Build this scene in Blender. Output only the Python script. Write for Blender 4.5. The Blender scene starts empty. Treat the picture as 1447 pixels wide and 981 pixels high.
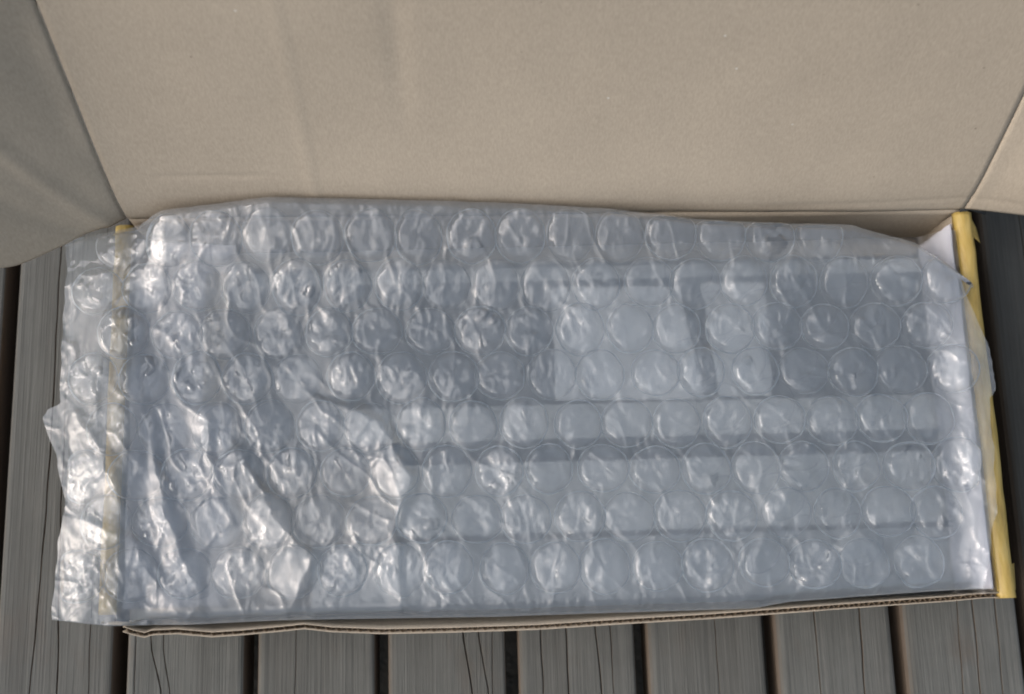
import bpy, math, random
import numpy as np
from mathutils import Vector

random.seed(7)
R = math.radians
sc = bpy.context.scene
col = sc.collection

# ------------------------------------------------------------------ camera
cam = bpy.data.cameras.new("camera")
cam.sensor_width = 36.0
cam.lens = 36.0 * 1600.0 / 1447.0
cam.clip_start = 0.02
cam.clip_end = 200.0
cam_o = bpy.data.objects.new("camera", cam)
cam_o.location = (-0.0460, -0.1172, 0.8027)
cam_o.rotation_euler = (0.2089, -0.0166, -0.0300)
col.objects.link(cam_o)
sc.camera = cam_o
cam.dof.use_dof = True
cam.dof.focus_distance = 0.735
cam.dof.aperture_fstop = 5.0

# ------------------------------------------------------------------ light
SUN_EL, SUN_AZ = 45.0, 258.0        # azimuth clockwise from +Y: from the left, a little in front
world = bpy.data.worlds.new("World")
sc.world = world
world.use_nodes = True
wn = world.node_tree
wn.nodes.clear()
w_out = wn.nodes.new("ShaderNodeOutputWorld")
w_bg = wn.nodes.new("ShaderNodeBackground")
w_sky = wn.nodes.new("ShaderNodeTexSky")
w_sky.sky_type = 'NISHITA'
w_sky.sun_disc = False
w_sky.sun_elevation = R(SUN_EL)
w_sky.sun_rotation = R(SUN_AZ)
w_sky.air_density = 1.0
w_sky.dust_density = 5.0
w_sky.ozone_density = 1.0
w_bg.inputs["Strength"].default_value = 0.145
w_hs = wn.nodes.new("ShaderNodeHueSaturation")      # overcast: the whole sky is greyer
w_hs.inputs["Hue"].default_value = 0.488
w_hs.inputs["Saturation"].default_value = 0.68
wn.links.new(w_sky.outputs[0], w_hs.inputs["Color"])
wn.links.new(w_hs.outputs[0], w_bg.inputs[0])
wn.links.new(w_bg.outputs[0], w_out.inputs[0])

sun = bpy.data.lights.new("sun", 'SUN')
sun.energy = 0.74
sun.angle = R(78)
sun.color = (1.0, 0.995, 0.985)
sun_o = bpy.data.objects.new("sun", sun)
sd = Vector((math.sin(R(SUN_AZ)) * math.cos(R(SUN_EL)), math.cos(R(SUN_AZ)) * math.cos(R(SUN_EL)), math.sin(R(SUN_EL))))
sun_o.rotation_euler = sd.to_track_quat('Z', 'Y').to_euler()
sun_o.location = sd * 3
col.objects.link(sun_o)

sc.view_settings.view_transform = 'Standard'
sc.view_settings.look = 'None'
sc.view_settings.gamma = 1.0
sc.view_settings.exposure = 0.40
sc.view_settings.use_curve_mapping = False
sc.render.engine = 'CYCLES'
sc.cycles.transparent_max_bounces = 32
sc.cycles.max_bounces = 8
sc.cycles.diffuse_bounces = 3
sc.cycles.glossy_bounces = 3
sc.cycles.transmission_bounces = 4
sc.cycles.filter_width = 1.9

# ------------------------------------------------------------------ noise helpers
def _hash(ix, iy, seed):
    h = (ix.astype(np.int64) * 374761393 + iy.astype(np.int64) * 668265263 + seed * 1442695041) & 0xffffffff
    h = ((h ^ (h >> 13)) * 1274126177) & 0xffffffff
    h = (h ^ (h >> 16)) & 0xffffffff
    return h.astype(np.float64) / 4294967295.0

def vnoise(x, y, seed=0):
    """gradient noise, about -1..1"""
    x = np.asarray(x, float); y = np.asarray(y, float)
    ix = np.floor(x); iy = np.floor(y)
    fx = x - ix; fy = y - iy
    u = fx * fx * fx * (fx * (fx * 6 - 15) + 10)
    v = fy * fy * fy * (fy * (fy * 6 - 15) + 10)
    def g(ox, oy):
        a = _hash(ix + ox, iy + oy, seed) * 2 * np.pi
        return np.cos(a) * (fx - ox) + np.sin(a) * (fy - oy)
    return 1.5 * ((g(0, 0) * (1 - u) + g(1, 0) * u) * (1 - v) + (g(0, 1) * (1 - u) + g(1, 1) * u) * v)

def sstep(a, b, t):
    t = np.clip((t - a) / (b - a), 0, 1)
    return t * t * (3 - 2 * t)

def polyline_ridge(X, Y, pts, wl, wr, power=1.3):
    """height 0..1 of a crease that runs along pts; wl / wr are its widths to the left and right"""
    best = np.full(X.shape, 1e9); side = np.zeros(X.shape); along = np.zeros(X.shape)
    L = [0.0]
    for a, b in zip(pts[:-1], pts[1:]):
        L.append(L[-1] + math.hypot(b[0] - a[0], b[1] - a[1]))
    for i, (a, b) in enumerate(zip(pts[:-1], pts[1:])):
        dx, dy = b[0] - a[0], b[1] - a[1]
        l2 = dx * dx + dy * dy
        t = np.clip(((X - a[0]) * dx + (Y - a[1]) * dy) / l2, 0, 1)
        ex = X - (a[0] + t * dx); ey = Y - (a[1] + t * dy)
        d = np.hypot(ex, ey)
        s = np.sign(dx * ey - dy * ex)
        m = d < best
        best = np.where(m, d, best); side = np.where(m, s, side)
        along = np.where(m, (L[i] + t * math.sqrt(l2)) / L[-1], along)
    w = np.where(side > 0, wl, wr)
    h = np.clip(1 - best / w, 0, 1) ** power
    return h * np.sin(np.pi * np.clip(along * 0.86 + 0.07, 0, 1)) ** 0.6

# ------------------------------------------------------------------ mesh helpers
def new_obj(name, me, mat=None, parent=None, smooth=True, label=None, cat=None, group=None, kind=None):
    o = bpy.data.objects.new(name, me)
    col.objects.link(o)
    if mat is not None and not me.materials:
        me.materials.append(mat)
    if smooth:
        me.polygons.foreach_set("use_smooth", [True] * len(me.polygons))
    if parent is not None:
        o.parent = parent
    if label: o["label"] = label
    if cat: o["category"] = cat
    if group: o["group"] = group
    if kind: o["kind"] = kind
    return o

def empty(name, loc=(0, 0, 0), label=None, cat=None, kind=None):
    o = bpy.data.objects.new(name, None)
    o.empty_display_size = 0.02
    o.location = loc
    col.objects.link(o)
    if label: o["label"] = label
    if cat: o["category"] = cat
    if kind: o["kind"] = kind
    return o

def mesh(name, verts, faces):
    me = bpy.data.meshes.new(name)
    me.from_pydata([tuple(map(float, v)) for v in verts], [], faces)
    me.update()
    return me

def grid_faces(nu, nv, off=0, flip=False):
    f = []
    for j in range(nv - 1):
        for i in range(nu - 1):
            a = off + j * nu + i
            q = (a, a + 1, a + nu + 1, a + nu)
            f.append(q[::-1] if flip else q)
    return f

def grid_mesh(name, P):
    """P: (nv, nu, 3) -> open sheet"""
    nv, nu = P.shape[:2]
    return mesh(name, P.reshape(-1, 3), grid_faces(nu, nv))

def slab_mesh(name, P, Q):
    """two grids of the same size (front and back face) closed round the edge"""
    nv, nu = P.shape[:2]
    n = nu * nv
    V = np.concatenate([P.reshape(-1, 3), Q.reshape(-1, 3)])
    F = grid_faces(nu, nv) + grid_faces(nu, nv, n, True)
    ring = list(range(nu)) + [j * nu + nu - 1 for j in range(1, nv)] + [(nv - 1) * nu + i for i in range(nu - 2, -1, -1)] + [j * nu for j in range(nv - 2, 0, -1)]
    m = len(ring)
    for k in range(m):
        a, b = ring[k], ring[(k + 1) % m]
        F.append((b, a, a + n, b + n))
    return mesh(name, V, F)

def grid_normals(P):
    du = np.gradient(P, axis=1); dv = np.gradient(P, axis=0)
    n = np.cross(du, dv)
    return n / np.maximum(np.linalg.norm(n, axis=2, keepdims=True), 1e-12)

def box_mesh(name, x0, x1, y0, y1, z0, z1, bevel=0.0, seg=2):
    import bmesh
    bm = bmesh.new()
    bmesh.ops.create_cube(bm, size=1.0)
    for v in bm.verts:
        v.co = Vector(((x0 + x1) / 2 + v.co.x * (x1 - x0), (y0 + y1) / 2 + v.co.y * (y1 - y0), (z0 + z1) / 2 + v.co.z * (z1 - z0)))
    if bevel:
        bmesh.ops.bevel(bm, geom=bm.edges[:], offset=bevel, segments=seg, profile=0.6, affect='EDGES')
    me = bpy.data.meshes.new(name)
    bm.to_mesh(me); bm.free()
    return me

# ------------------------------------------------------------------ materials
def mat_new(name):
    m = bpy.data.materials.new(name)
    m.use_nodes = True
    m.node_tree.nodes.clear()
    return m, m.node_tree

class NT:
    def __init__(s, nt): s.nt = nt
    def n(s, t, **kw):
        nd = s.nt.nodes.new(t)
        for k, v in kw.items():
            if k.startswith("i_"):
                nd.inputs[k[2:].replace("_", " ")].default_value = v
            else:
                setattr(nd, k, v)
        return nd
    def l(s, a, b): s.nt.links.new(a, b)
    def ramp(s, src, stops, interp='LINEAR'):
        r = s.n("ShaderNodeValToRGB")
        cr = r.color_ramp; cr.interpolation = interp
        while len(cr.elements) < len(stops): cr.elements.new(0.5)
        for e, (p, c) in zip(cr.elements, stops):
            e.position = p; e.color = c if len(c) == 4 else (*c, 1)
        s.l(src, r.inputs[0]); return r.outputs[0]
    def mix(s, fac, a, b, mode='MIX'):
        m = s.n("ShaderNodeMix", data_type='RGBA', blend_type=mode)
        for sock, val in ((m.inputs[0], fac), (m.inputs[6], a), (m.inputs[7], b)):
            if hasattr(val, "links"): s.l(val, sock)
            elif isinstance(val, (int, float)): sock.default_value = val
            else: sock.default_value = (*val, 1) if len(val) == 3 else val
        return m.outputs[2]
    def noise(s, vec, scale, detail=4, rough=0.55, dist=0.0):
        t = s.n("ShaderNodeTexNoise", i_Scale=scale, i_Detail=detail, i_Roughness=rough, i_Distortion=dist)
        s.l(vec, t.inputs["Vector"]); return t.outputs["Fac"]
    def mapping(s, vec, scale=(1, 1, 1), loc=(0, 0, 0), rot=(0, 0, 0)):
        m = s.n("ShaderNodeMapping"); m.inputs["Scale"].default_value = scale
        m.inputs["Location"].default_value = loc; m.inputs["Rotation"].default_value = rot
        s.l(vec, m.inputs["Vector"]); return m.outputs[0]
    def bump(s, h, dist, strength=1.0, normal=None):
        b = s.n("ShaderNodeBump", i_Strength=strength, i_Distance=dist)
        s.l(h, b.inputs["Height"])
        if normal is not None: s.l(normal, b.inputs["Normal"])
        return b.outputs[0]

def cardboard_material(name, base, speck=True):
    m, nt = mat_new(name); t = NT(nt)
    tc = t.n("ShaderNodeTexCoord").outputs["Object"]
    cloud = t.noise(tc, 9.0, 5, 0.6)
    c = t.mix(t.ramp(cloud, [(0.3, (0, 0, 0)), (0.7, (1, 1, 1))]), tuple(v * 0.93 for v in base), tuple(v * 1.05 for v in base))
    fib = t.noise(t.mapping(tc, (900, 300, 300)), 1.0, 3, 0.6)
    c = t.mix(0.20, c, t.ramp(fib, [(0.3, tuple(v * 0.5 for v in base)), (0.7, tuple(min(1, v * 1.45) for v in base))]))
    if speck:
        v1 = t.n("ShaderNodeTexVoronoi", i_Scale=95.0); t.l(tc, v1.inputs["Vector"])
        rnd = t.n("ShaderNodeSeparateColor"); t.l(v1.outputs["Color"], rnd.inputs[0])
        dot = t.ramp(v1.outputs["Distance"], [(0.03, (1, 1, 1)), (0.10, (0, 0, 0))])
        few = t.ramp(rnd.outputs[0], [(0.90, (0, 0, 0)), (0.92, (1, 1, 1))])
        fac = t.mix(1.0, dot, few, 'MULTIPLY')
        tone = t.ramp(rnd.outputs[1], [(0.62, tuple(v * 0.35 for v in base)), (0.66, (0.62, 0.60, 0.55))], 'CONSTANT')
        c = t.mix(t.mix(1.0, fac, (0.75, 0.75, 0.75), 'MULTIPLY'), c, tone)
    flute = t.n("ShaderNodeTexWave", wave_type='BANDS', bands_direction='X', i_Scale=48.0, i_Distortion=0.4)
    t.l(tc, flute.inputs["Vector"])
    b1 = t.bump(flute.outputs["Fac"], 0.000012)
    b2 = t.bump(fib, 0.00003, 1.0, b1)
    b3 = t.bump(t.noise(tc, 30, 3), 0.0003, 1.0, b2)
    p = t.n("ShaderNodeBsdfPrincipled", i_Roughness=0.85)
    p.inputs["Specular IOR Level"].default_value = 0.25
    t.l(c, p.inputs["Base Color"]); t.l(b3, p.inputs["Normal"])
    t.l(p.outputs[0], t.n("ShaderNodeOutputMaterial").inputs[0])
    return m

M_CARD = cardboard_material("cardboard", (0.390, 0.332, 0.257))
M_CARD_EDGE = cardboard_material("cardboard flute", (0.15, 0.115, 0.08), False)

def simple_material(name, base, rough=0.6, grain=200.0, amp=0.08, bump=0.0002, spec=0.4):
    m, nt = mat_new(name); t = NT(nt)
    tc = t.n("ShaderNodeTexCoord").outputs["Object"]
    n1 = t.noise(tc, grain, 4, 0.6); n2 = t.noise(tc, 14.0, 4, 0.6)
    c = t.mix(t.ramp(n2, [(0.3, (0, 0, 0)), (0.7, (1, 1, 1))]), tuple(v * (1 - amp) for v in base), tuple(min(1, v * (1 + amp)) for v in base))
    p = t.n("ShaderNodeBsdfPrincipled", i_Roughness=rough)
    p.inputs["Specular IOR Level"].default_value = spec
    t.l(c, p.inputs["Base Color"]); t.l(t.bump(n1, bump), p.inputs["Normal"])
    t.l(p.outputs[0], t.n("ShaderNodeOutputMaterial").inputs[0])
    return m

M_PAPER = simple_material("white paper", (0.58, 0.575, 0.62), 0.8, 160, 0.03, 0.0003)
M_SHEET = simple_material("bright white paper", (0.86, 0.86, 0.86), 0.8, 160, 0.03, 0.0003)
M_LILAC = simple_material("grey lilac paper", (0.55, 0.54, 0.57), 0.8, 160, 0.05, 0.0003)
M_SLATE = simple_material("slate enamel", (0.030, 0.046, 0.058), 0.45, 500, 0.15, 0.0001)
M_PALE = simple_material("pale grey enamel", (0.60, 0.60, 0.58), 0.5, 400, 0.06, 0.0001)
M_GREY = simple_material("mid grey enamel", (0.44, 0.45, 0.45), 0.5, 400, 0.08, 0.0001)
M_BLACK = simple_material("black card", (0.02, 0.022, 0.022), 0.8, 300, 0.1, 0.0002)
M_SOIL = simple_material("dark soil", (0.030, 0.027, 0.022), 0.95, 60, 0.3, 0.01)

def tape_material():
    m, nt = mat_new("yellow tape"); t = NT(nt)
    tc = t.n("ShaderNodeTexCoord").outputs["Object"]
    n1 = t.noise(t.mapping(tc, (160, 30, 60)), 1.0, 4, 0.6)
    c = t.ramp(n1, [(0.25, (0.30, 0.20, 0.05)), (0.5, (0.44, 0.31, 0.085)), (0.8, (0.52, 0.40, 0.15))])
    p = t.n("ShaderNodeBsdfPrincipled", i_Roughness=0.38)
    t.l(c, p.inputs["Base Color"])
    t.l(t.bump(t.noise(t.mapping(tc, (150, 60, 150)), 1.0, 5, 0.65), 0.0012), p.inputs["Normal"])
    t.l(p.outputs[0], t.n("ShaderNodeOutputMaterial").inputs[0])
    return m
M_TAPE = tape_material()

def wood_material(name, dark=1.0):
    m, nt = mat_new(name); t = NT(nt)
    tc = t.n("ShaderNodeTexCoord").outputs["Object"]
    rnd = t.n("ShaderNodeObjectInfo").outputs["Random"]
    cmb = t.n("ShaderNodeCombineXYZ"); t.l(rnd, cmb.inputs[0]); t.l(rnd, cmb.inputs[1]); t.l(rnd, cmb.inputs[2])
    sc_ = t.n("ShaderNodeVectorMath", operation='SCALE'); sc_.inputs[3].default_value = 37.0; t.l(cmb.outputs[0], sc_.inputs[0])
    add = t.n("ShaderNodeVectorMath", operation='ADD'); t.l(tc, add.inputs[0]); t.l(sc_.outputs[0], add.inputs[1])
    v = add.outputs[0]
    broad = t.noise(t.mapping(v, (60, 2.2, 20)), 1.0, 4, 0.6, 0.4)
    fine = t.noise(t.mapping(v, (520, 5.0, 100)), 1.0, 5, 0.65, 0.3)
    hair = t.noise(t.mapping(v, (1500, 16.0, 300)), 1.0, 3, 0.7)
    blot = t.noise(t.mapping(v, (26, 12, 20)), 1.0, 4, 0.6)
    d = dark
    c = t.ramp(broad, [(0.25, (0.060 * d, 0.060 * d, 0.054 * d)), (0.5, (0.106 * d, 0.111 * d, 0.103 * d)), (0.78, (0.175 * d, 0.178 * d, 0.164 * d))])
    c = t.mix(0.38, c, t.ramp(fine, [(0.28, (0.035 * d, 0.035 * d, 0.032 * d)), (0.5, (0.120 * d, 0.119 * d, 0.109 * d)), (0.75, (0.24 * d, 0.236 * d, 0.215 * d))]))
    stain = t.noise(t.mapping(v, (38, 24, 20)), 1.0, 5, 0.65)
    c = t.mix(t.ramp(stain, [(0.35, (0.45, 0.45, 0.45)), (0.6, (0, 0, 0))]), c, (0.070 * d, 0.072 * d, 0.066 * d))
    c = t.mix(0.22, c, t.ramp(hair, [(0.3, (0.04 * d, 0.04 * d, 0.037 * d)), (0.7, (0.20 * d, 0.20 * d, 0.185 * d))]))
    c = t.mix(t.ramp(blot, [(0.56, (0, 0, 0)), (0.78, (0.5, 0.5, 0.5))]), c, (0.110 * d, 0.084 * d, 0.064 * d))
    c = t.mix(t.ramp(rnd, [(0.0, (0.0, 0.0, 0.0)), (1.0, (0.30, 0.30, 0.30))]), c, (0.085 * d, 0.080 * d, 0.070 * d))
    geo = t.n("ShaderNodeSeparateXYZ"); t.l(t.n("ShaderNodeNewGeometry").outputs["True Normal"], geo.inputs[0])
    side = t.ramp(geo.outputs[2], [(0.25, (0.75, 0.75, 0.75)), (0.80, (0, 0, 0))])         # sawn sides have kept their brown
    c = t.mix(side, c, (0.150 * d, 0.105 * d, 0.070 * d))
    p = t.n("ShaderNodeBsdfPrincipled", i_Roughness=0.82)
    p.inputs["Specular IOR Level"].default_value = 0.3
    b1 = t.bump(fine, 0.0010)
    b2 = t.bump(hair, 0.0004, 1.0, b1)
    t.l(c, p.inputs["Base Color"]); t.l(b2, p.inputs["Normal"])
    t.l(p.outputs[0], t.n("ShaderNodeOutputMaterial").inputs[0])
    return m
M_WOOD = wood_material("weathered wood", 0.92)
M_WOOD_DARK = wood_material("darker wood", 0.42)  # same wood with all its colours scaled darker

def film_material(name, haze=0.03, gain=0.7, rough=0.16, tint=(0.985, 0.99, 0.99), blur=0.0, edge=0.55):
    """clear polyethylene: see-through, Fresnel gloss from both faces, a little milky (creases are geometry)"""
    m, nt = mat_new(name); t = NT(nt)
    fr = t.n("ShaderNodeFresnel", i_IOR=1.5)
    fm = t.n("ShaderNodeMath", operation='MULTIPLY', use_clamp=True); fm.inputs[1].default_value = gain
    t.l(fr.outputs[0], fm.inputs[0])
    tr = t.n("ShaderNodeBsdfTransparent"); tr.inputs[0].default_value = (*tint, 1)
    df = t.n("ShaderNodeBsdfDiffuse"); df.inputs[0].default_value = (0.82, 0.91, 1.0, 1)
    lw = t.n("ShaderNodeLayerWeight", i_Blend=0.5)            # the milky film is looked through lengthwise at its steep sides
    pw = t.n("ShaderNodeMath", operation='POWER'); pw.inputs[1].default_value = 3.0; t.l(lw.outputs["Facing"], pw.inputs[0])
    hz = t.n("ShaderNodeMath", operation='MULTIPLY_ADD'); hz.use_clamp = True; hz.inputs[1].default_value = edge; hz.inputs[2].default_value = haze; t.l(pw.outputs[0], hz.inputs[0])
    m1 = t.n("ShaderNodeMixShader"); t.l(hz.outputs[0], m1.inputs[0]); src = tr.outputs[0]
    if blur:                                                    # frosted: part of what passes is scattered a little
        rf = t.n("ShaderNodeBsdfRefraction"); rf.inputs["IOR"].default_value = 1.3; rf.inputs["Roughness"].default_value = 0.36
        rf.inputs["Color"].default_value = (0.97, 0.98, 0.98, 1)
        mb = t.n("ShaderNodeMixShader"); mb.inputs[0].default_value = blur; t.l(src, mb.inputs[1]); t.l(rf.outputs[0], mb.inputs[2]); src = mb.outputs[0]
    t.l(src, m1.inputs[1])
    tl = t.n("ShaderNodeBsdfTranslucent"); tl.inputs[0].default_value = (0.82, 0.91, 1.0, 1)
    mk = t.n("ShaderNodeMixShader"); mk.inputs[0].default_value = 0.45; t.l(df.outputs[0], mk.inputs[1]); t.l(tl.outputs[0], mk.inputs[2])
    t.l(mk.outputs[0], m1.inputs[2])
    gl = t.n("ShaderNodeBsdfGlossy"); gl.inputs["Roughness"].default_value = rough; gl.inputs["Color"].default_value = (1, 1, 1, 1)
    m2 = t.n("ShaderNodeMixShader"); t.l(fm.outputs[0], m2.inputs[0]); t.l(m1.outputs[0], m2.inputs[1]); t.l(gl.outputs[0], m2.inputs[2])
    t.l(m2.outputs[0], t.n("ShaderNodeOutputMaterial").inputs[0])
    return m
M_FILM = film_material("clear film")
M_BUBBLE = film_material("bubble film", 0.04, 2.0, 0.06, edge=2.4)
M_LOW = film_material("lower film", 0.015, 0.5, 0.2)
M_FROST = film_material("frosted lower film", 0.02, 0.5, 0.25, blur=0.6)
M_COVER = film_material("cover film", 0.175, 1.25, 0.06)

# ------------------------------------------------------------------ setting: ground and deck
g = grid_mesh("ground", np.array([[[x, y, -0.30 + 0.01 * math.sin(x * 3 + y * 2)] for x in np.linspace(-12, 12, 41)] for y in np.linspace(-12, 12, 41)]))
new_obj("ground", g, M_SOIL, kind="structure")

deck = empty("deck", (0, 0, 0), kind="structure")
GAP0, PITCH, GW = -0.3019, 0.0892, 0.0088
# long drying cracks of each board: (offset from board edge gap, drift, width, depth, wander)
CRACKS = {
    -1: [([(-.45, .026), (-.176, .0293), (-.074, .0341), (.03, .036), (.114, .0355), (.4, .036)], .0012),
         ([(-.45, .052), (-.176, .0483), (-.02, .045), (.02, .0445)], .0012), ([(-.4, .071), (-.166, .0692), (-.1, .069)], .0007)],
    0: [([(-.45, .05), (-.179, .0287), (-.153, .022), (-.12, .02)], .0012), ([(-.45, .045), (-.179, .0353), (-.153, .0307), (.1, .028)], .0008), ([(-.3, .013), (.2, .011)], .0006)],
    1: [([(-.4, .03), (.3, .034)], .0005)],
    2: [([(-.4, .08), (-.185, .0616), (-.15, .0565), (0, .05)], .0014), ([(-.45, .0795), (-.1856, .0726), (-.15, .0667), (.1, .06)], .0011), ([(-.3, .075), (0, .077)], .0006)],
    3: [([(-.45, .021), (-.187, .0205), (-.15, .0203), (.2, .022)], .0013), ([(-.45, .038), (.3, .0377)], .0016), ([(-.45, .066), (-.188, .0601), (-.153, .0578), (.2, .05)], .0014), ([(-.45, .07), (.1, .0675)], .0008)],
    4: [([(-.4, .052), (.3, .05)], .0005)],
    5: [([(-.45, .030), (-.19, .0319), (.3, .035)], .0010), ([(-.45, .060), (-.19, .0625), (-.144, .0638), (.3, .068)], .0017)],
    6: [([(-.45, .036), (-.196, .0411), (.1, .05)], .0009), ([(-.45, .046), (-.196, .0533), (.3, .06)], .0013), ([(-.45, .060), (-.197, .0679), (.3, .078)], .0010)],
    7: [([(-.45, .03), (.3, .034)], .0008)],
}
def plank_mesh(k):
    x0 = GAP0 + k * PITCH + GW / 2; w = PITCH - GW
    ys = np.concatenate([np.linspace(-0.45, -0.13, 60), np.linspace(-0.12, 0.30, 50), np.linspace(0.34, 0.85, 10)])
    cr = CRACKS.get(k, [([(-.4, .03), (.3, .034)], .0007)])
    rows = []
    for iy, y in enumerate(ys):
        # top profile from the left bottom round to the right bottom: (x, z)
        xs = [0.0, 0.0, 0.0012, 0.0030, 0.0055] + list(np.linspace(0.008, w - 0.008, 14)) + [w - 0.0040, w - 0.0018, w - 0.0005, w, w]
        zs = [-0.035, -0.0060, -0.0028, -0.0009, 0.0] + [0.0] * 14 + [0.0, -0.0005, -0.0016, -0.0035, -0.035]
        ex = []
        for ci, (path, cw) in enumerate(cr):
            py = [q[0] for q in path]; px = [q[1] - GW / 2 for q in path]
            cx = float(np.interp(y, py, px))
            cx += 0.0007 * float(vnoise(y * 32 + ci * 9.1, k * 3.7 + 0.5, 3)) + 0.0012 * float(vnoise(y * 9 + ci * 5.3, k * 1.7 + 0.5, 5))
            end = min(1.0, max(0.0, min(y - py[0] + .02, py[-1] - y + .02) / 0.06))
            ww = cw * 0.36 * end * (0.75 + 0.5 * abs(float(vnoise(y * 22, ci + k * 2.3, 8))))
            ex.append((cx, max(ww, 1e-5), end))
        ex.sort()
        prof = list(zip(xs, zs))
        for cx, ww, end in ex:
            prof += [(cx - ww - 0.0003, 0.0), (cx - ww, -0.0003), (cx - ww * 0.5, -0.005 * end), (cx + ww * 0.5, -0.005 * end), (cx + ww, -0.0003), (cx + ww + 0.0003, 0.0)]
        body = prof[:5]; tail = prof[19:24]
        mid = [(q[0], q[1] + 0.0006 * float(vnoise(q[0] * 40 + k * 5, y * 4, 11))) for q in sorted(prof[5:19] + prof[24:])]
        rows.append([(x0 + a, y, b) for a, b in body + mid + tail])
    P = np.array(rows)
    nv, nu = P.shape[:2]
    F = grid_faces(nu, nv)
    for j in range(nv - 1):                      # underside
        a = j * nu
        F.append((a + nu - 1, a, a + nu, a + 2 * nu - 1))
    F.append(tuple(range(nu - 1, -1, -1)))
    F.append(tuple((nv - 1) * nu + i for i in range(nu)))
    return mesh("plank", P.reshape(-1, 3), F)
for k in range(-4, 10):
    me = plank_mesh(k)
    o = new_obj("plank", me, M_WOOD_DARK if k >= 7 else M_WOOD, deck, smooth=False)  # boards at the far right get the darker tone
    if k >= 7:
        o["label"] = "darker deck board to the right of the box"

# ------------------------------------------------------------------ cardboard box
box = empty("cardboard_box", (0, 0, 0), "open shallow brown cardboard box with its lid tipped back, on the deck", "box")
RIM = 0.065
BACK_L, BACK_R = np.array([-0.2860, 0.1335]), np.array([0.2830, 0.1265])
new_obj("base_panel", box_mesh("base_panel", -0.279, 0.279, -0.126, 0.124, 0.0006, 0.0046), M_CARD, box, smooth=False)

# front wall: two liners with a fluted sheet between them, leaning out, its rim bowed and dented
FX = [-0.2795, -0.272, -0.2655, -0.2609, -0.2454, -0.2232, -0.2055, -0.1789, -0.1655, -0.1477, -0.1165, -0.0719, -0.0182, 0.0358, 0.0901, 0.1446, 0.1994, 0.2452, 0.2683, 0.2792]
FY = [-0.1360, -0.1385, -0.1400, -0.1386, -0.1384, -0.1410, -0.1404, -0.1388, -0.1378, -0.1402, -0.1423, -0.1428, -0.1427, -0.1409, -0.1395, -0.1372, -0.1349, -0.1332, -0.1318, -0.1318]
def front_y(x, z):
    top = np.interp(x, FX, FY) + 0.0016
    s = np.clip((z - 0.004) / (RIM - 0.004), 0, 1)
    return (-0.1290 + (top + 0.1290) * s ** 1.4)
fw_x = np.linspace(-0.2795, 0.2785, 280)
fw_z = np.linspace(0.004, RIM, 9)
X, Z = np.meshgrid(fw_x, fw_z)
Zw = Z + (Z > RIM - 1e-6) * 0.0007 * vnoise(X * 60, X * 0 + 3.3, 4)
Y = front_y(X, Z)
def sheet_at(off, th):
    P = np.stack([X, Y - off, Zw], 2); Q = np.stack([X, Y - off - th, Zw], 2)
    return P, Q
front = new_obj("front_wall", slab_mesh("front_wall", *sheet_at(0.0, 0.00045)), M_CARD, box)
new_obj("outer_liner", slab_mesh("outer_liner", *sheet_at(0.0030, 0.00045)), M_CARD, front)
fx = np.linspace(-0.2780, 0.2775, 1560)
ph = fx * 2 * math.pi / 0.0066 + 0.7 * vnoise(fx * 14, fx * 0 + .5, 9)
wave = 0.00172 + 0.00118 * np.sin(ph)
fz = np.array([0.006, 0.03, RIM - 0.0016])
P = np.array([[[x, front_y(x, z) - w_, z] for x, w_ in zip(fx, wave)] for z in fz])
Q = P.copy(); Q[:, :, 1] -= 0.00028
new_obj("flute", slab_mesh("flute", P, Q), M_CARD_EDGE, front)

# back wall
tt = np.linspace(0, 1, 60)
bx = BACK_L[0] + (BACK_R[0] - BACK_L[0]) * tt; by = BACK_L[1] + (BACK_R[1] - BACK_L[1]) * tt
zz = np.linspace(0.004, RIM, 10)
P = np.array([[[x, y - 0.006 * (1 - (z / RIM)) + 0.0009 * float(vnoise(x * 12, z * 25, 6)), z] for x, y in zip(bx, by)] for z in zz])
Q = P.copy(); Q[:, :, 1] += 0.0035
back = new_obj("back_wall", slab_mesh("back_wall", P, Q), M_CARD, box)

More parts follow.
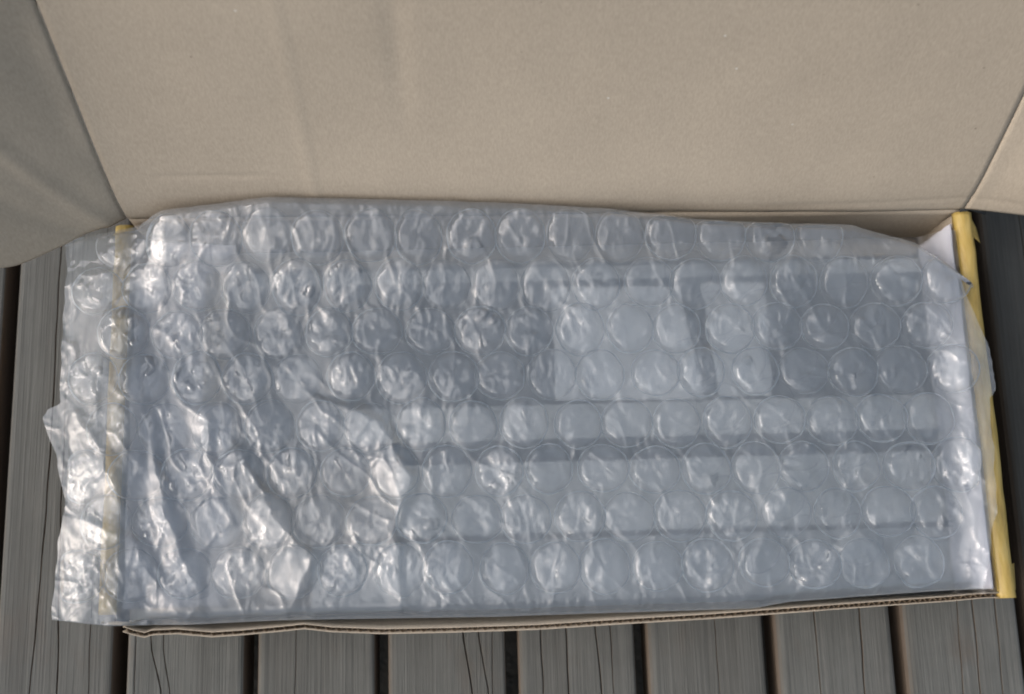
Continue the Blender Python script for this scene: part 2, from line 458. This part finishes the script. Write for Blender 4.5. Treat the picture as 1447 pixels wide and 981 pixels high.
# end walls: rolled-over board, 10 mm thick at the rim
def end_wall(s):
    ys = np.linspace(-0.1310 if s > 0 else -0.1240, 0.1245 if s > 0 else 0.1290, 60)
    xi, xo = (0.2775, 0.2898) if s > 0 else (-0.2835, -0.2955)
    prof = [(xi - s * 0.006, 0.004), (xi - s * 0.002, 0.040), (xi, 0.0610), (xi + s * 0.0015, 0.0640), (xi + s * 0.005, RIM), (xo - s * 0.004, RIM - 0.0002), (xo - s * 0.001, 0.0625), (xo, 0.058), (xo, 0.030), (xo - s * 0.001, 0.0015)]
    def row(y, e, lift):
        w = 0.0008 * float(vnoise(y * 14, 3.1 * s, 12))
        return [(a + w + s * e * 0.0, y, b + lift * (1 if b > 0.05 else 0)) for a, b in prof]
    P = np.array([row(y, 0, 0.0005 * float(vnoise(y * 30, 1.7 * s, 15))) for y in ys])
    nv, nu = P.shape[:2]
    F = grid_faces(nu, nv)
    for j in range(nv - 1): F.append((j * nu + nu - 1, j * nu, (j + 1) * nu, (j + 1) * nu + nu - 1))
    F.append(tuple(range(nu - 1, -1, -1))); F.append(tuple((nv - 1) * nu + i for i in range(nu)))
    w = new_obj("end_wall", mesh("end_wall", P.reshape(-1, 3), F), M_CARD, box)
    # tape folded over the rim
    tp = [(xi - s * 0.0002, 0.0600), (xi + s * 0.0003, 0.0632), (xi + s * 0.0020, 0.0652), (xi + s * 0.005, RIM + 0.0006), (xo - s * 0.004, RIM + 0.0005), (xo - s * 0.0004, 0.0632), (xo + s * 0.0008, 0.0585), (xo + s * 0.0010, 0.046)]
    ys2 = np.linspace(ys[0] - 0.003, ys[-1] + 0.001, 90)
    T = []
    for y in ys2:
        ww = 0.0008 * float(vnoise(y * 14, 3.1 * s, 12)); lf = 0.0005 * float(vnoise(y * 30, 1.7 * s, 15)) + 0.0003 * float(vnoise(y * 90, 4.4, 16)) + 0.0003
        T.append([(a + ww + s * (0.0003 + 0.0004 * float(vnoise(y * 70, i * 0.9, 17))), y, b + lf) for i, (a, b) in enumerate(tp)])
    T = np.array(T)
    N = grid_normals(T)
    if N[:, 3, 2].mean() < 0: N = -N
    tape = new_obj("tape", slab_mesh("tape", T, T + N * 0.0002), M_TAPE, w)
    if s > 0: tape["label"] = "yellow tape folded over the right end of the box"
    return w
wr = end_wall(1); wl = end_wall(-1)
# loose ends of the right tape
def tape_tab(pts, parent):
    P = np.array(pts, float).reshape(2, 2, 3)
    U = np.linspace(0, 1, 7)
    G = np.array([[(P[0, 0] * (1 - u) + P[0, 1] * u) * (1 - v) + (P[1, 0] * (1 - u) + P[1, 1] * u) * v + np.array([0, 0, 0.0012 * math.sin(u * 3) * math.sin(v * 2.4)]) for u in U] for v in U])
    Q = G.copy(); Q[:, :, 2] -= 0.0003
    new_obj("tape_end", slab_mesh("tape_end", G, Q), M_TAPE, parent)
tape_tab([(0.2885, 0.1250, 0.0635), (0.2960, 0.1170, 0.0560), (0.2895, 0.1080, 0.0630), (0.2985, 0.1060, 0.0540)], wr)
tape_tab([(0.2890, -0.1300, 0.0600), (0.2935, -0.1290, 0.0560), (0.2895, -0.1130, 0.0600), (0.2945, -0.1120, 0.0560)], wr)

# lid: hinged on the back wall, tipped back, side flaps splayed
LEAN = R(23)
def lid_curve(s):
    """distance s up the lid -> (dy, dz): steeper just above the score line"""
    n = 40; dy = dz = 0.0
    for i in range(n):
        t = s * (i + 0.5) / n
        a = R(11) + (LEAN * 1.03 - R(11)) * min(1.0, t / 0.045)
        dy += math.sin(a) * s / n; dz += math.cos(a) * s / n
    return dy, dz
LU = np.concatenate([[0.0, 0.0015, 0.003, 0.006], np.linspace(0.010, 0.275, 130)])
LXN = 150
rows = []
for s in LU:
    dy, dz = lid_curve(s)
    r = []
    for t in np.linspace(0, 1, LXN):
        x = BACK_L[0] + (BACK_R[0] - BACK_L[0]) * t; y = BACK_L[1] + (BACK_R[1] - BACK_L[1]) * t
        q = 0.0
        q += 0.0007 * math.exp(-((x + 0.157 + 0.012 * (s - .1)) / 0.0024) ** 2) * min(1, s / .02)          # upright crease
        q -= 0.0009 * math.exp(-((x + 0.093) / 0.0065) ** 2) * min(1, max(0, (s - 0.06) / 0.08))           # shallow bent band
        q += 0.0014 * float(vnoise(x * 7, s * 7, 21)) + 0.0003 * float(vnoise(x * 25, s * 14, 22))
        q -= 0.0007 * math.exp(-((s - 0.047 + 0.02 * (x + 0.22)) / 0.0014) ** 2) * float(sstep(-0.262, -0.250, x) * (1 - sstep(-0.20, -0.17, x)))
        q -= 0.0005 * math.exp(-((s - 0.012 - 0.05 * (x - 0.2)) / 0.0018) ** 2) * float(sstep(0.10, 0.18, x))
        if s < 0.0029: q -= 0.0012
        r.append((x, y + dy - q * 0.92 - 0.0005, RIM + dz + q * 0.39 + 0.0012))
    rows.append(r)
P = np.array(rows)
N = grid_normals(P)
if N[60, 70, 1] > 0: N = -N
lid = new_obj("lid", slab_mesh("lid", P, P - N * 0.0035), M_CARD, box)
LID_P = P

def lid_flap(side, theta, width, corner):
    idx = 0 if side < 0 else LXN - 1
    hinge = LID_P[2:, idx, :]
    th = R(theta); a = LEAN
    n = np.array([0, -math.cos(a), math.sin(a)])
    e = np.array([side * math.cos(th), 0, 0]) + math.sin(th) * n
    inn = np.array([-side * math.sin(th), 0, 0]) + math.cos(th) * n
    up = np.array([0, math.sin(a), math.cos(a)])
    us = np.concatenate([[0.0006], np.linspace(0.004, width, 44)])
    rows = []
    ss = LU[2:]
    for j, h in enumerate(hinge):
        r = []
        for u_ in us:
            # lower edge slants up a little and its outer corner is rounded
            start = 0.004 * (u_ / width) + max(0.0, (u_ - (width - corner)) / corner) ** 2 * corner * 0.55
            s = ss[0] + start + (ss[-1] - ss[0] - start) * (j / (len(ss) - 1)) ** 1.0
            base = np.array([np.interp(s, ss, hinge[:, c]) for c in range(3)])
            d = 0.0
            if side < 0:
                f1 = (u_ - 0.012) - 0.42 * (s - 0.006); f2 = (u_ - 0.030) - 0.55 * (s - 0.004)
                d += 0.0016 * math.exp(-(f1 / 0.006) ** 2) - 0.0014 * math.exp(-((f2) / 0.008) ** 2)
                d += 0.0022 * float(vnoise(u_ * 26 - s * 14, s * 16, 31))
            else:
                d += 0.0014 * float(vnoise(u_ * 20, s * 12, 33))
            d *= min(1.0, u_ / 0.012)
            r.append(base + e * u_ + inn * d)
        rows.append(r)
    P = np.array(rows)
    o = new_obj("side_flap", slab_mesh("side_flap", P, P - inn * 0.0032), M_CARD, lid)
    o["label"] = "shaded left side flap of the lid" if side < 0 else "right side flap of the lid"
lid_flap(-1, 33, 0.092, 0.020)
lid_flap(1, 13, 0.080, 0.020)
# small black piece at the hinge corner
P = np.array([[(0.2810, 0.1250, 0.0668), (0.2880, 0.1262, 0.0668), (0.3000, 0.1235, 0.0640)], [(0.2812, 0.1275, 0.0690), (0.2900, 0.1290, 0.0690), (0.3010, 0.1280, 0.0650)]])
Q = P.copy(); Q[:, :, 2] -= 0.0006
new_obj("black_corner", slab_mesh("black_corner", P, Q), M_BLACK, box, label="small black piece beside the hinge")

# ------------------------------------------------------------------ things packed in the box
unit = empty("packed_unit", (0, 0.02, 0.005), "long dark slate unit lying in the box under the bubble wrap", "unit")
def part(name, x0, x1, y0, y1, z0, z1, mat, parent, bev=0.003, **kw):
    o = new_obj(name, box_mesh(name, x0, x1, y0, y1, z0, z1, bev), mat, parent, smooth=False, **kw)
    if parent is not None:
        o.location = -Vector(parent.location)
    return o
part("body", -0.215, 0.268, -0.033, 0.104, 0.005, 0.038, M_SLATE, unit, 0.004)
part("ridge", -0.205, 0.262, 0.090, 0.100, 0.0375, 0.041, M_GREY, unit, 0.001)
part("strip", -0.146, 0.262, -0.021, 0.003, 0.0375, 0.0425, M_PALE, unit, 0.0015)
bar = part("packed_bar", -0.110, 0.264, -0.084, -0.0345, 0.006, 0.040, M_PALE, None, 0.006, label="pale grey bar packed along the front side of the dark unit", cat="bar")
bar2 = part("packed_rail", -0.165, 0.264, -0.1280, -0.0860, 0.006, 0.041, M_GREY, None, 0.004, label="mid grey rail packed against the front wall of the box", cat="rail")
def paper(name, x0, x1, y0, y1, z, label, seed, curl=0.002, sl=0.0, sr=0.0):
    xs = np.linspace(x0, x1, 24); ys = np.linspace(y0, y1, 24)
    P = np.array([[(x + (sl * (x1 - x) + sr * (x - x0)) / (x1 - x0) * (y - y0) / (y1 - y0) + 0.0012 * float(vnoise(x * 9, y * 60, seed + 1)), y - 0.02 * (x - x0), z + curl * (0.5 + 0.5 * float(vnoise(x * 30, y * 22, seed)))) for x in xs] for y in ys])
    Q = P.copy(); Q[:, :, 2] -= 0.0002
    return new_obj(name, slab_mesh(name, P, Q), M_SHEET, None, label=label, cat="paper")
paper("paper_sheet", 0.000, 0.103, 0.0055, 0.0860, 0.0392, "wide white paper sheet lying on the dark unit under the wrap", 41, sr=-0.014)
paper("paper_slip", 0.112, 0.149, 0.0055, 0.0860, 0.0392, "narrow white paper slip beside the wide white sheet under the wrap", 42, sl=-0.008)
part("cardboard_strip", -0.238, -0.222, 0.008, 0.100, 0.005, 0.0455, M_CARD, None, 0.001, label="upright cardboard strip under the wrap, left of the dark unit", cat="strip")
# pale paper lining at the left end
P = np.array([[(-0.2815 + 0.062 * u_ + 0.0015 * vnoise(v_ * 6, u_ * 3, 46), -0.124 + 0.246 * v_, 0.0610 - 0.022 * u_ ** 0.7 + 0.001 * vnoise(v_ * 9, u_ * 4, 47)) for u_ in np.linspace(0, 1, 16)] for v_ in np.linspace(0, 1, 40)], float)
Q = P.copy(); Q[:, :, 2] -= 0.0004
new_obj("paper_lining", slab_mesh("paper_lining", P, Q), M_LILAC, None, label="grey-lilac paper lining under the wrap at the left end of the box", cat="paper")
# white paper lining against the right end
xs = np.linspace(0, 1, 16); ys = np.linspace(0, 1, 40)
P = np.array([[((0.2755 - 0.018 * u_ + 0.0015 * float(vnoise(v_ * 6, u_ * 3, 44))), -0.128 + (0.246 - 0.012 * u_) * v_, 0.0635 - 0.016 * u_ ** 1.2 + 0.001 * float(vnoise(v_ * 9, u_ * 4, 45))) for u_ in xs] for v_ in ys])
Q = P.copy(); Q[:, :, 2] -= 0.0004
new_obj("paper_lining", slab_mesh("paper_lining", P, Q), M_PAPER, None, label="smooth white paper lining inside the yellow-taped right end of the box", cat="paper")

# ------------------------------------------------------------------ bubble wrap
wrap = empty("bubble_wrap", (0, 0, 0), "clear crumpled bubble wrap filling the open cardboard box", "bubble wrap")
# outline of the top sheet
BKX = [-0.326, -0.2745, -0.2559, -0.1851, -0.1043, -0.0185, 0.0387, 0.1053, 0.1531, 0.2010, 0.2430, 0.2654, 0.2830]
BKY = [0.1165, 0.1250, 0.1300, 0.1355, 0.1330, 0.1300, 0.1260, 0.1180, 0.1155, 0.1135, 0.1004, 0.0850, 0.0700]
BKZ = [0.070, 0.078, 0.088, 0.094, 0.090, 0.085, 0.082, 0.077, 0.075, 0.074, 0.073, 0.073, 0.072]
FTX = [-0.3215, -0.2842, -0.2392, -0.1807, -0.1084, -0.0447, 0.0283, 0.1196, 0.1432, 0.2313, 0.2660]
FTY = [-0.1310, -0.1362, -0.1374, -0.1364, -0.1374, -0.1384, -0.1382, -0.1382, -0.1346, -0.1308, -0.1296]
def top_z(x, y):
    """resting height of the top sheet"""
    x = np.asarray(x, float); y = np.asarray(y, float)
    yb = np.interp(x, BKX, BKY); yf = np.interp(x, FTX, FTY); zb = np.interp(x, BKX, BKZ)
    z = 0.0615 + 0.0045 * np.cos(np.clip((y + 0.01) / 0.13, -1, 1) * 1.3) + 0.002 * vnoise(x * 9, y * 9, 51) + 0.0018 * vnoise(x * 20, y * 22, 52)
    df = y - yf
    front = 1 - sstep(0.0, 0.030, df)
    z = z * (1 - front) + (0.0540 + 0.011 * sstep(-0.002, 0.012, df)) * front          # tucks down inside the front wall
    bk = 0.82 * (1 - sstep(0.0, 0.085, yb - y)) + 0.18 * (1 - sstep(0.0, 0.02, yb - y))
    z = z * (1 - bk) + zb * bk
    over = 1 - sstep(-0.284, -0.262, x)
    rim = 0.0712 - 0.11 * np.clip(-0.300 - x, 0, 1) + 0.0012 * vnoise(x * 30, y * 30, 53)
    z = z * (1 - over) + np.maximum(rim, z * 0 + 0.060) * over
    rt = sstep(0.250, 0.272, x)
    z = z * (1 - rt) + 0.0705 * rt + 0.0
    return z
RIDGES = [  # polyline in plan (running towards the front), height, width to the right, width to the left
    ([(-0.268, 0.004), (-0.258, -0.04), (-0.244, -0.085), (-0.230, -0.118)], 0.0075, 0.004, 0.020),
    ([(-0.228, -0.002), (-0.226, -0.03), (-0.218, -0.055)], 0.0050, 0.004, 0.010),
    ([(-0.208, -0.025), (-0.187, -0.062), (-0.160, -0.095), (-0.172, -0.128)], 0.0075, 0.005, 0.018),
    ([(-0.150, 0.006), (-0.116, -0.010), (-0.098, -0.045), (-0.106, -0.080), (-0.104, -0.122)], 0.0075, 0.004, 0.024),
    ([(-0.312, 0.002), (-0.290, -0.030), (-0.276, -0.062)], 0.0060, 0.005, 0.014),
    ([(-0.305, -0.068), (-0.270, -0.085), (-0.245, -0.122)], 0.0060, 0.005, 0.014),
    ([(0.165, -0.030), (0.148, -0.060), (0.126, -0.095), (0.118, -0.128)], 0.0040, 0.005, 0.016),
    ([(0.245, -0.060), (0.200, -0.085), (0.150, -0.122)], 0.0050, 0.016, 0.006),
    ([(0.262, -0.085), (0.225, -0.100), (0.205, -0.118)], 0.0030, 0.008, 0.005),
    ([(0.145, 0.105), (0.20, 0.094), (0.26, 0.075)], 0.0030, 0.006, 0.010),
]
def crumple(x, y, amp, seed, shear=0.0):
    t = x + shear * y
    wx = t + 0.010 * vnoise(x * 22, y * 22, seed + 1); wy = y * (1 - 0.55 * min(1.0, shear * 3)) + 0.010 * vnoise(x * 22 + 7, y * 22, seed + 2)
    a = np.abs(vnoise(wx * 28, wy * 20, seed + 3)); b = np.abs(vnoise(wx * 62, wy * 40, seed + 4)); c = np.abs(vnoise(wx * 140, wy * 90, seed + 5))
    return amp * (0.0046 * (a - 0.3) + 0.0018 * (b - 0.3) + 0.0005 * (c - 0.3))
def crinkle(x, y, amp, seed):
    """thin sharp creases in patches"""
    wx = x + 0.006 * vnoise(x * 40, y * 40, seed + 1); wy = y + 0.006 * vnoise(x * 40 + 5, y * 40, seed + 2)
    mask = sstep(-0.15, 0.45, vnoise(x * 19, y * 19, seed + 3))
    a = (1 - np.minimum(1, np.abs(vnoise(wx * 70, wy * 34, seed + 4)))) ** 9
    b = (1 - np.minimum(1, np.abs(vnoise(wx * 95, wy * 80, seed + 5)))) ** 9
    c = (1 - np.minimum(1, np.abs(vnoise(wx * 34 + wy * 20, wy * 22 - wx * 10, seed + 6)))) ** 14
    return amp * (0.0009 * mask * (a + 0.8 * b) + 0.0011 * c)
def fine_crinkle(x, y, amp, seed):
    wx = x + 0.004 * vnoise(x * 60, y * 60, seed + 1); wy = y + 0.004 * vnoise(x * 60 + 5, y * 60, seed + 2)
    mask = sstep(-0.25, 0.35, vnoise(x * 26, y * 26, seed + 3))
    return amp * mask * (0.00055 * np.abs(vnoise(wx * 150, wy * 85, seed + 4)) + 0.00028 * np.abs(vnoise(wx * 260, wy * 190, seed + 5)))
def top_surface(x, y):
    z = top_z(x, y)
    m = (1 - sstep(-0.26, -0.15, x)) * 0.4
    m2 = sstep(0.10, 0.18, x) * (1 - sstep(-0.08, -0.03, y)) * 0.5
    z = z + crumple(x, y, 0.3, 60, 0.12) + crumple(x, y, 0.3, 70, 0.33) * (m + m2)
    for pts, hgt, wl_, wr_ in RIDGES:
        z = z + hgt * 0.25 * polyline_ridge(np.asarray(x, float), np.asarray(y, float), pts, wl_, wr_)
    z = z + crinkle(x, y, 0.3, 240)
    over = (x < -0.262) | (x > 0.266)
    return np.where(over, np.maximum(z, 0.0685), z)

NU, NV = 560, 250
U, V = np.meshgrid(np.linspace(0, 1, NU), np.linspace(0, 1, NV) ** 1.25)
YV = -0.13 + 0.26 * V
XL = np.interp(YV, [-0.13, 0.0, 0.02, 0.07, 0.13], [-0.316, -0.317, -0.3205, -0.3215, -0.3240]) + 0.0012 * vnoise(YV * 40, YV * 0 + .2, 80)
XR = np.interp(YV, [-0.13, -0.10, -0.0687, -0.0044, 0.03, 0.038, 0.0624, 0.08, 0.13], [0.2540, 0.2600, 0.2690, 0.2780, 0.2800, 0.2860, 0.2870, 0.2840, 0.2700]) + 0.0015 * vnoise(YV * 50, YV * 0 + .7, 81)
SX = XL + (XR - XL) * U
SYF = np.interp(SX, FTX, FTY); SYB = np.interp(SX, BKX, BKY)
SY = SYF + (SYB - SYF) * V + 0.0008 * vnoise(SX * 40, V * 3, 82) * (V < 0.02)
SZ = top_surface(SX, SY)
tuck = 1 - sstep(0.0, 0.014, V)                       # the front edge rolls down inside the front wall
SZ = SZ - 0.022 * tuck; SY = SY + 0.0045 * tuck ** 1.5
new_obj("film_sheet", grid_mesh("film_sheet", np.stack([SX, SY, SZ], 2)), M_FILM, wrap)

BR, SPX, SPY = 0.0170, 0.0334, 0.0303
def bubble(name, cx, cy, rad, hgt, surf, mat, parent, sd, dent=1.0, ns=40, keep=None):
    rs = np.array([0, .14, .28, .42, .54, .65, .74, .82, .88, .93, .965, .985, 1.0])
    an = np.linspace(0, 2 * math.pi, ns, endpoint=False)
    rng = np.random.RandomState(sd)
    st = 1 + 0.07 * rng.randn(); ro = rng.rand() * 6.28
    V_ = [(0.0, 0.0, 0.0)]
    for r in rs[1:]:
        for a in an:
            V_.append((r * math.cos(a), r * math.sin(a), r))
    V_ = np.array(V_)
    wob = 1 + 0.035 * vnoise(np.cos(np.arctan2(V_[:, 1], V_[:, 0])) * 1.4 + sd, np.sin(np.arctan2(V_[:, 1], V_[:, 0])) * 1.4, 90)
    X_ = cx + rad * V_[:, 0] * wob * (1 + 0.04 * math.cos(ro)); Y_ = cy + rad * V_[:, 1] * wob * (1 - 0.04 * math.cos(ro))
    if keep is not None:
        X_, Y_ = keep(X_, Y_)
    r = V_[:, 2]
    prof = (1 - r ** 8.0) ** 0.6
    q = np.abs(vnoise(V_[:, 0] * 1.5 + sd * 1.37, V_[:, 1] * 1.5, 91)) - 0.25
    q2 = np.abs(vnoise(V_[:, 0] * 3.4 + sd * 0.77, V_[:, 1] * 3.0, 92)) - 0.25
    an_ = np.arctan2(V_[:, 1], V_[:, 0])
    rim_w = vnoise(np.cos(an_) * 5 + sd, np.sin(an_) * 5 + sd * 0.3, 93) * r ** 4
    tilt = V_[:, 0] * rng.randn() * 0.07 + V_[:, 1] * rng.randn() * 0.07
    h = hgt * prof * (1 + tilt + dent * (0.28 * q + 0.20 * q2) + 0.18 * rim_w)
    Z_ = surf(X_, Y_) + 0.0002 + np.maximum(h, 0)
    F = [(0, 1 + i, 1 + (i + 1) % ns) for i in range(ns)]
    for k in range(len(rs) - 2):
        o0 = 1 + k * ns; o1 = o0 + ns
        for i in range(ns):
            j = (i + 1) % ns
            F.append((o0 + i, o1 + i, o1 + j, o0 + j))
    return new_obj(name, mesh(name, np.stack([X_, Y_, Z_], 1), F), mat, parent)

def in_outline(x, y):
    """edge bubbles are cut by the sheet's edge"""
    x = np.clip(x, np.interp(y, YV[:, 0], XL[:, 0]) + 0.0004, np.interp(y, YV[:, 0], XR[:, 0]) - 0.0004)
    return x, np.clip(y, np.interp(x, FTX, FTY) + 0.003, np.interp(x, BKX, BKY) - 0.001)
# rows of bubbles, from the back to the front; rows run nearly along the box
ROW_Y = [0.1105, 0.0795, 0.0490, 0.0190, -0.0135, -0.0440, -0.0745, -0.1060]
ROW_X = [-0.0225, -0.0055, -0.0195, -0.0045, -0.0235, -0.0080, -0.0245, -0.0080]
sd = 100
CENTRES = []
for r, (ry, rx) in enumerate(zip(ROW_Y, ROW_X)):
    for i in range(-10, 10):
        x = rx + 0.0015 + i * SPX + 0.0017 * random.uniform(-1, 1)
        y = ry - 0.0135 * (x - 0.0) * 2 * 0.5 + 0.0010 * random.uniform(-1, 1)
        yb = float(np.interp(x, BKX, BKY)); yf = float(np.interp(x, FTX, FTY))
        xl = float(np.interp(y, YV[:, 0], XL[:, 0])); xr = float(np.interp(y, YV[:, 0], XR[:, 0]))
        if y > yb - 0.006 or y < yf + 0.010 or x < xl + 0.004 or x > xr - 0.005: continue
        sd += 1
        CENTRES.append((x, y))
        rough = 1.0
        if x < -0.20: rough = 1.6
        if x > 0.14 and y < -0.03: rough = 1.5
        flat = 0.55 if (x < -0.10 and y < 0.0 and random.random() < 0.55) else 1.0
        if random.random() < 0.12: flat, rough = 0.5, rough * 1.5
        bubble("bubble", x, y, BR * random.uniform(0.96, 1.03), 0.0064 * flat * random.uniform(0.8, 1.15), top_surface, M_BUBBLE, wrap, sd, rough, keep=in_outline)

# lower layer of the same wrap, closer to the goods
def low_surface(x, y):
    z = 0.0520 + 0.0010 * vnoise(x * 14, y * 14, 131) + crumple(x, y, 0.35, 140)
    yf = np.interp(x, FTX, FTY)
    z = z - 0.003 * (1 - sstep(0.0, 0.03, y - yf))
    ends = np.maximum(1 - sstep(-0.292, -0.246, x), sstep(0.254, 0.270, x))      # rises over the ends of the box
    return z * (1 - ends) + 0.0672 * ends
u2, v2 = np.meshgrid(np.linspace(-0.2835, 0.2765, 250), np.linspace(-0.131, 0.112, 100))
new_obj("lower_film_sheet", grid_mesh("lower_film_sheet", np.stack([u2, v2, low_surface(u2, v2)], 2)), M_FROST, wrap)
for r in range(7):
    for i in range(-8, 8):
        x = 0.004 + i * SPX + (0.5 * SPX if r % 2 else 0) - 0.02 * 0.5 + random.uniform(-.001, .001)
        y = -0.098 + r * 0.0312 + 0.02 * x + random.uniform(-.001, .001)
        if abs(x + 0.016) > 0.228 or y > 0.097 or -0.15 < x < 0.09: continue
        sd += 1
        bubble("lower_bubble", x, y, BR * 0.98, 0.0042, low_surface, M_LOW, wrap, sd, 1.2, ns=24)

# the wrap's smooth backing film lies over the bubbles: creased, with loose folds at the left and right front
NU2, NV2 = 600, 280
U, V = np.meshgrid(np.linspace(0, 1, NU2), np.linspace(0, 1, NV2) ** 1.25)
YV2 = -0.131 + 0.262 * V
XL2 = np.interp(YV2, [-0.131, -0.078, -0.0508, -0.0231, -0.004, 0.0055, 0.0115, 0.0144, 0.0673, 0.131], [-0.3190, -0.3180, -0.3150, -0.3210, -0.3290, -0.3335, -0.3300, -0.3215, -0.3220, -0.3230]) + 0.0015 * vnoise(YV2 * 60, YV2 * 0 + .3, 150)
XR2 = np.interp(YV2, [-0.131, -0.10, -0.0687, -0.0044, 0.03, 0.038, 0.0624, 0.08, 0.131], [0.2630, 0.2690, 0.2760, 0.2800, 0.2800, 0.2850, 0.2860, 0.2830, 0.2700]) + 0.0015 * vnoise(YV2 * 50, YV2 * 0 + .4, 151)
CX = XL2 + (XR2 - XL2) * U
CYF = np.interp(CX, FTX, FTY) - 0.0006; CYB = np.interp(CX, BKX, BKY) + 0.0004
CY = CYF + (CYB - CYF) * V
puff = np.zeros_like(CX)
for bx_, by_ in CENTRES:
    d2 = ((CX - bx_) ** 2 + (CY - by_) ** 2) / 0.0150 ** 2
    puff = np.maximum(puff, np.clip(1.25 - d2, 0, 1))
left = 1 - sstep(-0.235, -0.085, CX)
lowleft = left * (1 - sstep(-0.005, 0.03, CY))
upright = sstep(0.13, 0.16, CX) * (1 - sstep(0.225, 0.25, CX)) * sstep(0.05, 0.065, CY) * (1 - sstep(0.085, 0.095, CY))
lowright = sstep(0.09, 0.16, CX) * (1 - sstep(-0.05, 0.0, CY))
loose = np.clip(0.10 * left + 0.9 * lowleft + 0.95 * lowright + 0.6 * upright, 0, 1)
CZ = top_z(CX, CY) + 0.0035 + 0.0040 + 0.0007 * puff * (1 - 0.75 * loose) + 0.0010 * loose
CZ = CZ + crumple(CX, CY, 0.28, 200, 0.12) * (1 - loose) + crumple(CX, CY, 0.40, 210, 0.33) * loose
JX = 0.004 * vnoise(CX * 45, CY * 45, 220) + 0.0015 * vnoise(CX * 120, CY * 120, 221); JY = 0.004 * vnoise(CX * 45 + 9, CY * 45, 222)
for pts, hgt, wl_, wr_ in RIDGES:
    CZ = CZ + 0.6 * hgt * polyline_ridge(CX + JX, CY + JY, pts, wl_ * 1.8, wr_ * 1.3)
CZ = CZ + crinkle(CX, CY, 0.60 + 0.1 * loose, 230) + fine_crinkle(CX, CY, 1.5 - 0.5 * left, 260)
edge = sstep(0.0, 0.02, V) * sstep(0.0, 0.012, 1 - V)
CZ = np.maximum(CZ, np.where((CX < -0.262) | (CX > 0.266), 0.0695, 0.05))
tuck = 1 - sstep(0.0, 0.014, V)
CZ = CZ - 0.022 * tuck; CY = CY + 0.0045 * tuck ** 1.5
hem = 1 - sstep(0.0, 0.02, 1 - V)
CZ = CZ - 0.0035 * hem
new_obj("backing_film", grid_mesh("backing_film", np.stack([CX, CY, CZ], 2)), M_COVER, wrap)
